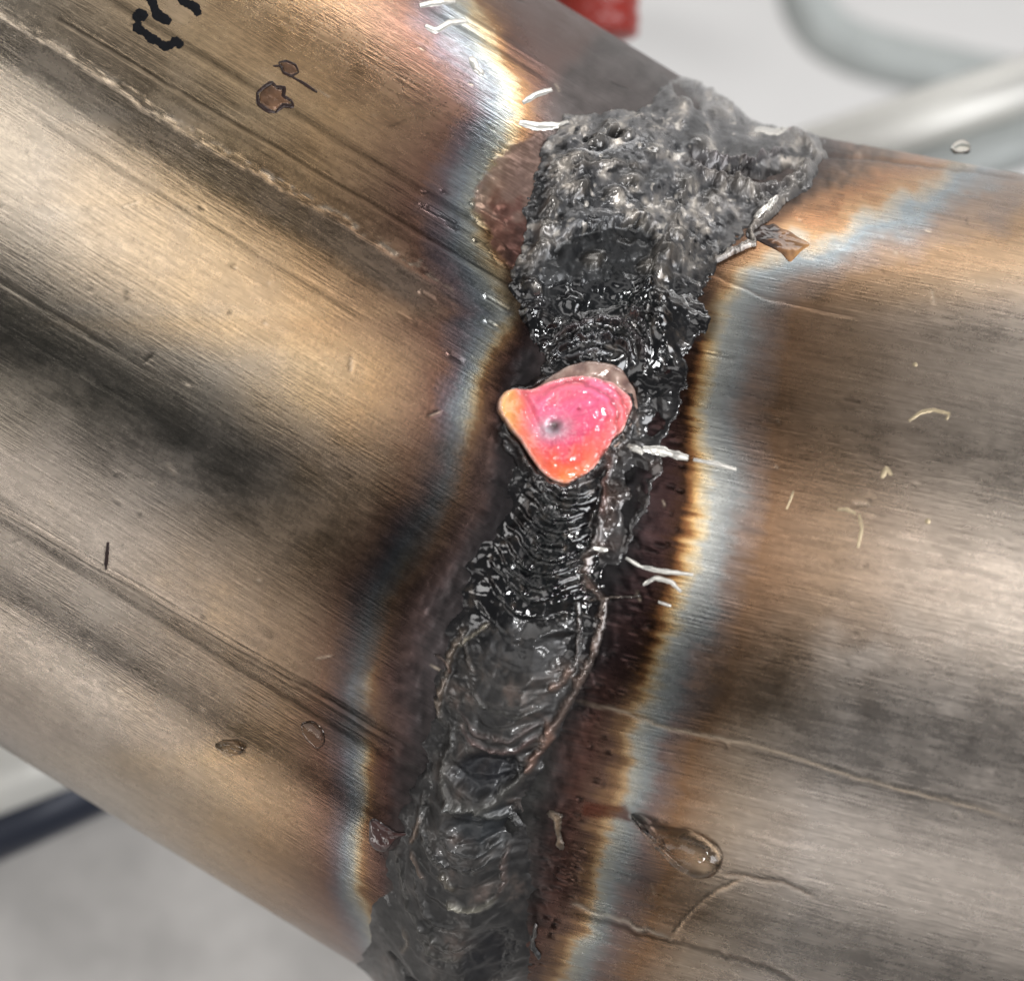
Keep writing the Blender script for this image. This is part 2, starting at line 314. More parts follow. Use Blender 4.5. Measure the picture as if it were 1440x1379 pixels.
# ------------------------------------------------------------------ mesh building
def tag(o, label=None, cat=None, group=None, kind=None):
    if label: o['label'] = label
    if cat: o['category'] = cat
    if group: o['group'] = group
    if kind: o['kind'] = kind
    return o
def empty(name, loc=(0, 0, 0)):
    o = bpy.data.objects.new(name, None); scene.collection.objects.link(o); o.location = loc; return o
def mesh_obj(name, V, F, mat, parent=None, col=None, fin=None, uv=None, smooth=True):
    V = np.asarray(V, np.float32); F = np.asarray(F, np.int32); k = F.shape[1]
    me = bpy.data.meshes.new(name); me.vertices.add(len(V)); me.vertices.foreach_set('co', V.ravel())
    me.loops.add(F.size); me.loops.foreach_set('vertex_index', F.ravel())
    me.polygons.add(len(F)); me.polygons.foreach_set('loop_start', np.arange(0, F.size, k, dtype=np.int32))
    me.update(calc_edges=True)
    me.polygons.foreach_set('use_smooth', np.full(len(F), smooth))
    if col is not None:
        a = me.color_attributes.new('tint', 'FLOAT_COLOR', 'POINT'); c4 = np.ones((len(V), 4), np.float32); c4[:, :3] = np.clip(col, 0.002, 1)
        a.data.foreach_set('color', c4.ravel())
        a = me.color_attributes.new('finish', 'FLOAT_COLOR', 'POINT'); c4 = np.ones((len(V), 4), np.float32); c4[:, 0] = np.clip(fin[0], 0.03, 1); c4[:, 1] = np.clip(fin[1], 0, 1)
        if len(fin) > 2: c4[:, 2] = np.clip(fin[2], 0, 1)
        a.data.foreach_set('color', c4.ravel())
    if uv is not None:
        l = me.uv_layers.new(name='run'); l.data.foreach_set('uv', np.asarray(uv, np.float32)[F.ravel()].ravel())
    me.materials.append(mat); me.validate(clean_customdata=False)
    o = bpy.data.objects.new(name, me); scene.collection.objects.link(o)
    if parent: o.parent = parent
    return o
def grid_faces(n, m, flip=False):
    i = np.arange(n * m).reshape(n, m); a = i[:-1, :-1]; b = i[1:, :-1]; c = i[1:, 1:]; d = i[:-1, 1:]
    f = np.stack([a, d, c, b] if flip else [a, b, c, d], -1).reshape(-1, 4); return f

joint = empty('welded_tube_joint', tuple(J - np.array([0, 0, R])))
tag(joint, 'two mitred steel tubes joined by a burnt lumpy weld, heat tinted, filling the picture', 'welded tube')
jloc = np.array(joint.location)
def jo(name, V, F, mat, parent=None, **k):
    o = mesh_obj(name, np.asarray(V) - jloc, F, mat, parent or joint, **k); return o

def build_tube(side, dense_len, far_len, ds, dth):
    th = np.concatenate([np.arange(-0.12, math.pi + 0.12, dth), np.linspace(math.pi + 0.12, 2 * math.pi - 0.12, 60)])
    s = np.concatenate([np.arange(0, dense_len, ds), np.linspace(dense_len, far_len, 30)])
    TH, S = np.meshgrid(th, s, indexing='ij')
    P, n = surf(TH, S, side); X, Y = proj(P)
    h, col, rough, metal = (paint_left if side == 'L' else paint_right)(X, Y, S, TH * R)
    front = sstep(-0.1, 0.02, np.sin(TH))
    P = P + n * (h * front)[..., None]
    uv = np.stack([S, TH * R], -1).reshape(-1, 2)
    F = grid_faces(*TH.shape, flip=(side == 'R'))
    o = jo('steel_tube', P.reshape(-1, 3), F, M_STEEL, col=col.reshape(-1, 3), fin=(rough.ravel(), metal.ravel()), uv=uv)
    return o
tl = build_tube('L', 5.2, 16, 0.0105, 0.0044); tl['label'] = 'left tube sloping down to the weld, scored lengthwise, gold and grey sheen'
tr = build_tube('R', 3.7, 14, 0.0105, 0.0044); tr['label'] = 'right tube with fine brushing and a gold and blue heat band'

# ------------------------------------------------------------------ the weld
CEN = [(600, 812, 50), (650, 800, 62), (700, 786, 66), (760, 768, 72), (850, 738, 86), (950, 718, 88), (1030, 690, 76), (1090, 668, 70), (1140, 660, 68), (1220, 646, 82), (1300, 636, 96), (1420, 616, 112)]
PUDDLE = [(775, 350), (820, 322), (890, 318), (922, 345), (916, 400), (884, 440), (820, 458), (766, 446), (748, 400)]
LUMPS = [(850, 190, 14, 13), (872, 205, 10, 9), (830, 215, 12, 10), (800, 240, 14, 12), (805, 282, 13, 12), (852, 292, 12, 11), (880, 268, 15, 8), (935, 300, 9, 7), (770, 300, 12, 10), (765, 330, 12, 12), (758, 352, 11, 10),
         (910, 230, 12, 6), (950, 345, 12, 12), (935, 370, 14, 14), (905, 385, 12, 12), (930, 395, 12, 10), (900, 415, 12, 13), (925, 430, 14, 14), (890, 455, 14, 12), (800, 432, 16, 10), (745, 410, 14, 12), (740, 440, 14, 10),
         (830, 372, 14, 10), (960, 150, 14, 8), (1010, 165, 16, 7), (980, 215, 14, 6), (1110, 200, 16, 7), (1075, 305, 12, 10), (925, 460, 14, 14), (700, 625, 10, 8), (706, 640, 9, 9), (722, 640, 8, 8), (1000, 290, 16, 6), (960, 270, 14, 6)]
# light or dark lips frozen in the metal: points, width, height, tint, tint strength
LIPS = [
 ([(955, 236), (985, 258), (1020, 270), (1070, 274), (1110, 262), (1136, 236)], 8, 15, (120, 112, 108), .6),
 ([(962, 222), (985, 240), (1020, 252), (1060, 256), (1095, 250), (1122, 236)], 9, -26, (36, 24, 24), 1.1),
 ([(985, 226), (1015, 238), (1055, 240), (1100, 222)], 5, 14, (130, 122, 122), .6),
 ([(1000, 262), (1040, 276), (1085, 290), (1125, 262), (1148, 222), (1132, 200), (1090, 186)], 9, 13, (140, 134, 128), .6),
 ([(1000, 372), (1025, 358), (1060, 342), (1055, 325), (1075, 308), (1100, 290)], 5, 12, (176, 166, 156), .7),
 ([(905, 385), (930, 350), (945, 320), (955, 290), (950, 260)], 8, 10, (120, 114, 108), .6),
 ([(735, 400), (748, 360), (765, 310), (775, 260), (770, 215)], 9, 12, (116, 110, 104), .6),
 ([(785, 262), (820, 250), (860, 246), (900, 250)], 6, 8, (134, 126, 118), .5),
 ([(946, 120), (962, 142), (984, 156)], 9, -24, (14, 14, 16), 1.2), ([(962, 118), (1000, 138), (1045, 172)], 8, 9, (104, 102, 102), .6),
 ([(770, 505), (785, 490), (815, 478), (850, 478), (880, 492), (890, 512)], 7, 16, (40, 38, 42), .8),
 ([(760, 488), (790, 468), (830, 460), (870, 466), (900, 490), (908, 520)], 5, 12, (54, 44, 46), .8),
 ([(865, 445), (888, 458), (905, 480), (912, 510)], 6, 12, (40, 34, 36), .8), ([(775, 500), (800, 505), (830, 498), (860, 502)], 4, 9, (120, 120, 124), .5),
 ([(700, 600), (716, 632), (735, 660), (765, 684), (800, 690), (830, 674), (858, 640), (866, 612)], 6, 11, (70, 66, 66), .8),
 ([(862, 640), (850, 680), (852, 700), (848, 730)], 5, 11, (130, 96, 88), .6),
 ([(848, 720), (840, 760), (835, 775), (812, 790)], 5, 14, (90, 86, 84), .7), ([(760, 690), (775, 715), (790, 730), (805, 726)], 3.5, 8, (110, 108, 108), .6),
 ([(834, 770), (822, 810), (838, 832), (850, 842), (845, 880), (836, 915), (815, 960), (800, 985), (780, 1020), (755, 1055), (738, 1085)], 8, 10, (112, 92, 82), .7),
 ([(812, 840), (815, 880), (812, 915), (805, 945)], 4, 7, (96, 84, 78), .6), ([(820, 846), (860, 838), (888, 838), (905, 836)], 3, 6, (120, 104, 92), .6),
 ([(775, 968), (792, 958), (805, 940)], 6, 9, (140, 116, 104), .7), ([(770, 1010), (778, 1035), (752, 1062), (745, 1082)], 6, 10, (150, 118, 104), .7),
 ([(655, 880), (640, 905), (632, 925), (624, 960), (616, 990), (622, 1005)], 6, 12, (128, 112, 98), .7), ([(648, 905), (668, 886), (690, 872)], 3, 9, (170, 160, 140), .7), ([(652, 892), (660, 920), (672, 940)], 4, 8, (100, 92, 86), .6),
 ([(612, 918), (628, 928), (634, 944)], 3, 8, (120, 92, 80), .7), ([(618, 1000), (640, 1015), (642, 1035), (625, 1060)], 7, 12, (80, 78, 76), .8),
 ([(660, 955), (690, 985), (740, 1000), (770, 990)], 4, 5, (60, 58, 54), .6), ([(650, 990), (680, 1020), (725, 1030), (765, 1010)], 5, 6, (92, 78, 74), .6), ([(655, 1015), (690, 1042), (730, 1048), (760, 1030)], 5, 7, (98, 78, 74), .7),
 ([(630, 1050), (628, 1090), (640, 1112), (680, 1122), (700, 1118), (730, 1092), (745, 1075)], 8, 12, (92, 90, 86), .85),
 ([(625, 1105), (650, 1120), (690, 1130), (722, 1150), (735, 1160)], 7, 10, (84, 84, 82), .8), ([(600, 1110), (596, 1140), (610, 1175), (640, 1200)], 7, 13, (74, 72, 70), .8),
 ([(595, 1140), (586, 1165), (578, 1180)], 4, 9, (150, 128, 112), .7), ([(582, 1190), (595, 1205), (606, 1215)], 4, 9, (130, 112, 100), .7),
 ([(630, 1160), (650, 1178), (680, 1184), (712, 1172)], 5, 9, (64, 64, 64), .8), ([(618, 1170), (640, 1196), (675, 1204), (710, 1190)], 5, 9, (50, 50, 50), .8),
 ([(630, 1205), (640, 1222), (650, 1230)], 5, 8, (112, 104, 92), .7), ([(640, 1245), (665, 1256), (690, 1256), (702, 1250)], 5, 10, (128, 124, 112), .9), ([(702, 1250), (715, 1232), (712, 1205), (718, 1180)], 4, 8, (100, 84, 78), .6),
 ([(560, 1195), (570, 1240), (600, 1280), (640, 1310), (680, 1315)], 6, 8, (70, 68, 64), .6), ([(580, 1200), (600, 1240), (625, 1275), (660, 1290)], 5, 7, (62, 60, 58), .6), ([(600, 1295), (625, 1320), (660, 1325)], 4, 7, (84, 82, 76), .5),
 ([(575, 1375), (600, 1370), (628, 1362), (650, 1362), (680, 1375)], 6, 9, (112, 104, 96), .7), ([(574, 1290), (582, 1305), (572, 1322)], 5, 8, (124, 114, 104), .7),
 ([(550, 1330), (572, 1340), (590, 1352), (604, 1362)], 5, -10, (24, 22, 22), 1), ([(755, 1300), (748, 1330), (760, 1345)], 4, 7, (90, 90, 88), .5),
 ([(770, 1140), (786, 1150), (784, 1175), (792, 1195)], 6, 4, (146, 122, 96), .8), ([(660, 520 + 130), (690, 700), (680, 760)], 4, 0, (30, 26, 26), .3)]
PITS = [(690, 1075, 44, 26, 18, (26, 28, 34)), (688, 1150, 44, 30, 12, (34, 38, 42)), (775, 890, 40, 55, 8, (26, 24, 24)), (858, 600, 6, 4, 8, (50, 40, 40)), (855, 205, 8, 8, 12, (36, 34, 34)), (885, 1, 1, 1, 0, (0, 0, 0)),
        (590, 1070, 14, 20, 10, (20, 20, 24)), (607, 985, 9, 22, 10, (20, 22, 28)), (690, 1330, 30, 40, 12, (24, 24, 28)), (845, 862, 14, 9, 10, (20, 18, 18)), (820, 212, 7, 7, 10, (30, 30, 30))]

PINK = [(697, 580), (698, 566), (706, 555), (722, 551), (738, 554), (748, 552), (760, 546), (785, 539), (812, 536), (838, 540), (860, 548), (872, 560), (882, 566), (886, 582), (878, 604), (870, 616), (862, 622),
        (852, 640), (836, 662), (815, 678), (795, 685), (775, 680), (758, 666), (742, 644), (728, 622), (714, 606)]
def weld_fn(X, Y):
    sh = X.shape; X = X.ravel(); Y = Y.ravel()
    n1 = fbm(X / 34, Y / 34, 4, 2); n2 = fbm(X / 9, Y / 9, 4, 4); n3 = fbm(X / 4, Y / 4, 2, 6)
    n0 = fbm(X / 44, Y / 38, 2, 12); patch = sstep(-0.2, 0.5, fbm(X / 40, Y / 40, 3, 14)) * (1 - 0.6 * sstep(930, 980, X))
    xc = np.interp(Y, [c[0] for c in CEN], [c[1] for c in CEN]); hw = np.interp(Y, [c[0] for c in CEN], [c[2] for c in CEN])
    xc = xc + 5 * fbm(Y / 30, Y * 0, 3, 70); hw = hw * (1 + 0.08 * fbm(Y / 22, Y * 0 + 5, 3, 71))
    r = (X - xc) / hw
    ad = sstep(590, 650, Y)
    bead = np.where(np.abs(r) < 1.6, 38 * np.where(np.abs(r) < 0.8, 1 - 1.05 * r ** 2, 0.328 * np.exp(-(np.abs(r) - 0.8) * 5.1)) - 1.6 - 12 * sstep(1.15, 1.5, np.abs(r)), -40) * ad - 30 * (1 - ad)
    bead = np.minimum(bead, 30)
    # crescent ripples, each one a frozen front of the puddle
    ph = (Y + hw * 0.7 * np.where(r < -0.45, 0.49 + 1.2 * (-0.45 - r), (r - 0.25) ** 2) + 3.5 * n1 + 1.2 * n2)
    amp = np.interp(Y, [600, 690, 830, 870, 980, 1010, 1100, 1420], [3, 9, 10, 3, 2, 3.5, 4, 5])
    yt = np.arange(500, 1500, 2.0); pt = np.interp(yt, [600, 840, 900, 1000, 1100, 1420], [17, 18, 38, 22, 28, 30]); ct = np.cumsum(2.0 / pt)
    q = np.interp(ph, yt, ct) % 1.0; saw = np.where(q < 0.75, q / 0.75, (1 - q) / 0.25)
    rip = saw * amp * np.clip(1.1 - np.abs(r), 0, 1)
    bead = bead + rip
    glz = sstep(670, 710, Y) * (1 - sstep(840, 900, Y))
    bead = bead + 0.5 * n2 + 0.08 * n3 + 2.5 * n0
    # upper mass
    sd = sdpoly(X, Y, BLOB) + 9 * n1 + 3 * n2
    Hb = 30 * (1 - 0.45 * sstep(450, 560, Y)) * (1 - 0.55 * sstep(890, 1010, X))
    blob = np.where(sd > 0, Hb * sstep(-18, 62, sd), sd * 0.8) + sstep(0, 20, sd) * (7 * n0 * (1 - 0.6 * sstep(930, 990, X)) + patch * (1.3 * n2 + 0.2 * n3) + 0.25 * n2)
    low = sstep(470, 540, Y); blob = blob - low * np.where(sd > 0, 0.3 * np.minimum(sd, 30), 0)
    # strip of cindered metal between the bead and the right tube
    h = np.maximum(bead, blob)
    # base colours
    grey = fbm(X / 22, Y / 22, 4, 90)
    upc = ramp(grey + 0.3 * n2, [(-1, (46, 46, 48)), (-.3, (76, 76, 78)), (.2, (104, 102, 102)), (.7, (142, 136, 130)), (1.1, (206, 196, 184))])
    dkc = ramp(n2 + 0.5 * grey, [(-1, (16, 15, 17)), (0, (24, 23, 25)), (.8, (48, 44, 42)), (1.4, (84, 74, 66))])
    beadc = ramp(n1 + 0.4 * n2, [(-1, (32, 31, 31)), (0, (50, 48, 47)), (.6, (68, 63, 60)), (1.2, (96, 84, 78))])
    cre = fbm(X / 13 + 0.5 * n1, Y / 11, 3, 88); upc = upc * (1 + 0.0 * cre)[:, None]; upc = mix(upc, srgb((30, 29, 31)), sstep(0.35, 0.8, -cre)); upc = mix(upc, srgb((216, 208, 198)), sstep(0.62, 1.0, cre) * 0.7)
    isup = (1 - sstep(300, 450, Y + 70 * (X < 960) * 0 + 25 * n1))
    col = mix(dkc, upc, isup)
    inb = (bead >= blob) * 1.0; botc = sstep(880, 960, Y)
    col = mix(col, mix(dkc, beadc, botc), inb)
    skirt = ((sd > 0) & (Y > 620)) * (1 - inb); col = mix(col, ramp(n1, [(-1, (28, 26, 28)), (0, (44, 38, 36)), (1, (76, 58, 50))]), skirt)
    rough = 0.33 - 0.1 * n1 + 0.06 * n2; rough = rough + 0.1 * sstep(860, 930, Y) - 0.27 * glz * inb - 0.16 * (Y > 400) * (Y < 560)
    pd = sdpoly(X, Y, PUDDLE) + 5 * n2; pm = sstep(-4, 12, pd); hp = 12 + 5 * fbm(X / 26, Y / 26, 2, 95) + 0.7 * n2; h = h * (1 - 0.85 * pm) + hp * 0.85 * pm; col = mix(col, srgb((28, 29, 31)) * (1 + 0.3 * n2)[:, None], pm * 0.97)
    rough = rough + pm * 0.02
    for (lx, ly, w, hh) in LUMPS:
        m = (np.abs(X - lx) < w * 2.5) & (np.abs(Y - ly) < w * 2.5)
        g = np.exp(-(((X[m] - lx + 3 * n2[m]) / w) ** 2 + ((Y[m] - ly + 3 * n1[m]) / (w * 0.8)) ** 2) ** 1.6)
        h[m] += hh * g; 
        if ly < 400: col[m] = mix(col[m], srgb((150, 142, 132)), g * 0.3)
        rough[m] -= 0.14 * g
    m = (X > 650) & (X < 940) & (Y > 490) & (Y < 730)
    sp = sdpoly(X[m], Y[m], PINK); rg = gauss(sp + 5 + 2 * n2[m], 8); rg = rg * sstep(700, 742, X[m] + 0.25 * (Y[m] - 580)); h[m] = np.where(rg > 0.12, np.maximum(h[m], (28 + 3 * n2[m]) * rg - 3), h[m]); h[m] = np.where(sp > 0, np.minimum(h[m], 20 - 0 * sp + 6 * np.exp(-sp / 4)), h[m]); col[m] = mix(col[m], ramp(n2[m], [(-1, (30, 25, 26)), (.5, (58, 50, 48)), (1.2, (120, 106, 98))]), np.clip(rg * 1.2, 0, 1)); rough[m] -= 0.06 * rg
    for (px, py, wx, wy, dp, c) in PITS:
        m = (np.abs(X - px) < wx * 2) & (np.abs(Y - py) < wy * 2)
        g = np.exp(-(((X[m] - px + 5 * n2[m]) / wx) ** 2 + ((Y[m] - py + 5 * n1[m]) / wy) ** 2) ** 2.5)
        h[m] -= dp * g; col[m] = mix(col[m], srgb(c), g * 0.85)
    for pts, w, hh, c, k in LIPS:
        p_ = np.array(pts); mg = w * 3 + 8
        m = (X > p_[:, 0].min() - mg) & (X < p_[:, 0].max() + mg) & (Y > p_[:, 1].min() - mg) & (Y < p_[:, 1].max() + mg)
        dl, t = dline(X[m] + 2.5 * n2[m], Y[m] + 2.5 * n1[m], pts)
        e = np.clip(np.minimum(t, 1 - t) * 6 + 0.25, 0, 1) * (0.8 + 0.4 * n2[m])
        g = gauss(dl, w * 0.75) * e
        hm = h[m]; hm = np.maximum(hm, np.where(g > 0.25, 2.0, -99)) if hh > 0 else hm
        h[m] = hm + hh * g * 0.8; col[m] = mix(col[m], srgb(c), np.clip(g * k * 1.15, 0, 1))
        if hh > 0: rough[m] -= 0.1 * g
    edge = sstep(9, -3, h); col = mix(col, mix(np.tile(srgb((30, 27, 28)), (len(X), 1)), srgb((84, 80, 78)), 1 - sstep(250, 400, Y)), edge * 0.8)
    met = np.full(X.shape, 0.4)
    return h.reshape(sh), col.reshape(sh + (3,)), rough.reshape(sh), met.reshape(sh)

def build_weld():
    ds = 0.0062; th = np.arange(0.02, math.pi - 0.02, 0.0026); s = np.arange(-1.75, 1.15, ds)
    TH, S = np.meshgrid(th, s, indexing='ij')
    PL, nL = surf(TH, np.maximum(-S, 0), 'L'); PR, nR = surf(TH, np.maximum(S, 0), 'R')
    left = (S < 0)[..., None]; P = np.where(left, PL, PR)
    k = sstep(-0.25, 0.25, S)[..., None]; n = nL * (1 - k) + nR * k; n /= np.linalg.norm(n, axis=-1)[..., None]
    X, Y = proj(P); h, col, rough, met = weld_fn(X, Y); nn = fbm(X / 30, Y / 30, 3, 99)
    ct = 0.6 * sstep(380, 430, Y + 30 * nn) * (1 - sstep(850, 930, Y + 40 * nn)) + 0.12 + 0.3 * sstep(0.2, 0.7, nn)
    V = P + n * (np.maximum(h, -10) * PXCM)[..., None]
    F = grid_faces(*TH.shape); F = F[:, ::-1] if False else F
    keep = (h.ravel() > -3); fm = keep[F].any(1); F = F[fm]
    used = np.unique(F); re = np.full(V.shape[0] * V.shape[1], -1); re[used] = np.arange(len(used)); F = re[F]
    V = V.reshape(-1, 3)[used]; uv = np.stack([S, TH * R], -1).reshape(-1, 2)[used]
    # faces must look outwards
    a, b, c = V[F[0, 0]], V[F[0, 1]], V[F[0, 2]]
    if np.cross(b - a, c - a) @ n.reshape(-1, 3)[used][F[0, 0]] < 0: F = F[:, ::-1]
    return jo('weld_bead', V, F, M_WELD, col=col.reshape(-1, 3)[used], fin=(rough.ravel()[used], met.ravel()[used], ct.ravel()[used]), uv=uv)
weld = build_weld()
weld['label'] = 'black and grey lumpy weld bead with frozen ripples'

# ------------------------------------------------------------------ patches that lie on the metal
def resample(pts, n, closed=True):
    p = np.array(list(pts) + ([pts[0]] if closed else []), float)
    # smooth the outline a little
    seg = np.hypot(*np.diff(p, axis=0).T); cum = np.concatenate([[0], np.cumsum(seg)])
    t = np.linspace(0, cum[-1], n, endpoint=not closed)
    q = np.stack([np.interp(t, cum, p[:, 0]), np.interp(t, cum, p[:, 1])], -1)
    if closed:
        for _ in range(2): q = (np.roll(q, 1, 0) + 2 * q + np.roll(q, -1, 0)) / 4
    return q
def tube_h(X, Y, sd, P):
    a = aL if sd == 'L' else aR; s_ = np.abs((P - J) @ a); arc = np.zeros_like(X) + 4.0
    return (paint_left if sd == 'L' else paint_right)(X, Y, s_, arc)[0]
def base_at(X, Y, on_weld):
    sd = side_of(float(np.mean(X)), float(np.mean(Y))); P, n = hit(X, Y, sd); P = P + n * tube_h(X, Y, sd, P)[..., None]
    if on_weld:
        h = weld_fn(X, Y)[0]; P = P + n * (np.maximum(h, 0) * PXCM)[..., None]
    return P, n
def dome(name, outline, H, mat, centre=None, nr=10, na=48, prof=0.5, on_weld=False, fn=None, parent=None, flat=None, make=jo, sink=2.0):
    """closed patch of metal, slag or water standing H photo-pixels proud, its outline given on the photo"""
    q = resample(outline, na); c = np.array(centre if centre else q.mean(0))
    rr = np.linspace(0, 1, nr + 1)[1:]; X = c[0] + (q[:, 0] - c[0])[None] * rr[:, None]; Y = c[1] + (q[:, 1] - c[1])[None] * rr[:, None]
    X = np.concatenate([[c[0]], X.ravel()]); Y = np.concatenate([[c[1]], Y.ravel()]); RR = np.concatenate([[0], np.repeat(rr, na)])
    if flat is not None:
        P, n = hit(X, Y, side_of(*c)); hb = flat; P = P + n * hb * PXCM
    else: P, n = base_at(X, Y, on_weld)
    h = H * np.maximum(1 - RR ** 2, 0) ** prof
    col = fin = uv = None
    if fn: dh, col, rough, met = fn(X, Y, RR); h = h + dh * (RR < 0.999); fin = (rough, met)
    V = P + n * ((h - sink * (RR > 0.99)) * PXCM)[..., None]; VB = P - n * (sink * PXCM)
    k = len(V); F = []
    for j in range(na):
        F.append((0, 1 + j, 1 + (j + 1) % na))
        for i in range(nr - 1):
            a = 1 + i * na + j; b = 1 + i * na + (j + 1) % na; F += [(a, a + na, b + na), (a, b + na, b)]
    T = [(a, c_, b) for a, b, c_ in F]
    V0, V1, V2 = V[F[0][0]], V[F[0][1]], V[F[0][2]]
    if np.cross(V1 - V0, V2 - V0) @ n[0] < 0: F, T = T, F
    rim = [1 + (nr - 1) * na + j for j in range(na)]
    cb = k; Vb = np.concatenate([V, (P[0] - n[0] * (sink + 1) * PXCM)[None]])
    for j in range(na):
        a, b = rim[j], rim[(j + 1) % na]; f = (cb, b, a)
        w = np.cross(Vb[f[1]] - Vb[f[0]], Vb[f[2]] - Vb[f[0]])
        F.append(f if w @ n[0] < 0 else (cb, a, b))
    uv = np.stack([X, Y], -1) / 300.0; uv = np.concatenate([uv, uv[:1]])
    kw = {}
    if col is not None: kw = dict(col=np.concatenate([col, col[:1]]), fin=(np.append(fin[0], fin[0][0]), np.append(fin[1], fin[1][0])))
    return make(name, Vb, np.array(F), mat, parent=parent, uv=uv, **kw)

# the grey shell behind the pink slag, then the pink slag itself
def shell_fn(X, Y, r):
    n = fbm(X / 12, Y / 12, 3, 33); sp = sdpoly(X, Y, PINK); n = n - 4 * sstep(2, 10, sp); col = ramp(n, [(-1, (112, 84, 78)), (0, (160, 130, 118)), (1, (196, 170, 156))]); return 2 * n, col, 0.3 + 0 * X, 0.15 + 0 * X
shell = dome('slag_shell', [(742, 556), (765, 535), (795, 518), (820, 512), (850, 516), (870, 522), (880, 538), (892, 556), (896, 580), (888, 604), (876, 618), (868, 636), (850, 640), (800, 640), (760, 600)], 12, M_GLOSS, (820, 580), 16, 90, 0.35, fn=shell_fn, flat=22, sink=12)
shell['label'] = 'greyish brown glassy slag rim behind the pink slag'
def pink_fn(X, Y, r):
    n = fbm(X / 16, Y / 16, 3, 34); n2 = fbm(X / 5, Y / 5, 3, 35)
    dc = np.hypot(X - 776, Y - 604); ang = np.arctan2(Y - 604, X - 776)
    ry = np.hypot((X - 800) / 1.0, (Y - 605) / 0.95)
    rad_ = fbm(ang * 9, dc / 60, 3, 36)
    col = ramp((Y - 540) + 10 * n + 0.25 * (X - 780), [(0, (250, 122, 132)), (40, (250, 112, 150)), (85, (242, 86, 122)), (115, (252, 98, 78)), (140, (255, 140, 76))])
    right = sstep(35, 80, (X - 785) + 0.35 * (Y - 600) + 8 * n); col = mix(col, srgb((255, 118, 112)), right * 0.7)
    lobe = sstep(752, 722, X - 0.35 * (Y - 580) + 5 * n); col = mix(col, mix(np.tile(srgb((250, 128, 100)), (len(X), 1)), srgb((255, 186, 112)), sstep(735, 708, X)), lobe)
    ring = np.sin(ry / 2.6 + 1.4 * n) * sstep(40, 62, ry) * sstep(-60, 20, X - 790) * (Y < 640); col = col * (1 + 0.42 * ring + 0.06 * rad_ * sstep(70, 20, dc) + 0.06 * n2)[:, None]
    hole = np.exp(-((X - 772) / 24) ** 2 - ((Y - 610) / 15) ** 2); col = mix(col, srgb((196, 176, 186)), np.clip(hole * 1.0 + .15 * n2 * hole, 0, 1))
    pit = np.exp(-(dc / 8) ** 2); col = mix(col, srgb((66, 44, 44)), pit * 0.95)
    dot = np.exp(-(np.hypot(X - 808, Y - 584) / 2.6) ** 2); col = mix(col, srgb((170, 40, 70)), dot)
    rim = sstep(0.9, 0.99, r); col = mix(col, srgb((240, 200, 186)), np.clip(rim * (0.7 + 0.5 * n2), 0, 1))
    cr = sstep(4, 1, np.abs((Y - 545) - 0.5 * (X - 760) + 60 + 3 * n)); 
    h = -5 * pit - 3 * hole + 1.1 * ring + 1.2 * n + 0.25 * n2 + 0.4 * rad_ * sstep(80, 30, dc) * sstep(5, 20, dc)
    h = h - 4 * np.exp(-(dc / 34) ** 2)
    h = h + 2.5 * np.exp(-((r - 0.95) / 0.03) ** 2) * (1 + n2)
    h = h - 5 * np.exp(-(((X - 741) - 0.5 * (Y - 580)) / 5) ** 2) * sstep(640, 600, Y)
    return h, col, 0.27 + 0.06 * n, 0 * X
cap = dome('slag_crater', PINK, 15, M_GLOSS, (782, 604), 50, 170, 0.36, fn=pink_fn, flat=27, sink=14)
cap['label'] = 'shiny pink and orange slag cap with a small grey pit'

# frozen spatter, its near-white colour standing in for glints
def spatter(pts, w, H=3, name='spatter_glint', mat=None):
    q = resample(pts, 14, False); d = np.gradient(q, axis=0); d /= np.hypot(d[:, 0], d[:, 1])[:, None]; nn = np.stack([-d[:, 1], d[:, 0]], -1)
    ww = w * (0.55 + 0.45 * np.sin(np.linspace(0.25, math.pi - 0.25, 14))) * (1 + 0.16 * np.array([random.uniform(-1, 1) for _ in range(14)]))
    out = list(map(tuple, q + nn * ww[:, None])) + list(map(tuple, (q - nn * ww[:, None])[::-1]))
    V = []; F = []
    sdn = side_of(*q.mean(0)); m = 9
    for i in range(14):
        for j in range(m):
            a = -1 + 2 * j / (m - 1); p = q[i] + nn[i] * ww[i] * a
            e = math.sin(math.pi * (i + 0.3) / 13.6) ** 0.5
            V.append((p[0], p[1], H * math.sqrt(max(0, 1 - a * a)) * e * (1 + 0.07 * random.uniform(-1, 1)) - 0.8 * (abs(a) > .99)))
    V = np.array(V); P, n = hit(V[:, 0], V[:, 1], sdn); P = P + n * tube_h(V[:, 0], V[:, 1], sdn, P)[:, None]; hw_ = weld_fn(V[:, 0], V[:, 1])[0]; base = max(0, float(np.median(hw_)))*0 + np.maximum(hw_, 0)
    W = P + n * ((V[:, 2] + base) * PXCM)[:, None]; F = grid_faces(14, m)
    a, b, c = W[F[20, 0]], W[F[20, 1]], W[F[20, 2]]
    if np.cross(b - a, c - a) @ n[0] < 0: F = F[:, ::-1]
    return jo(name, W, F, mat or M_GLINT)
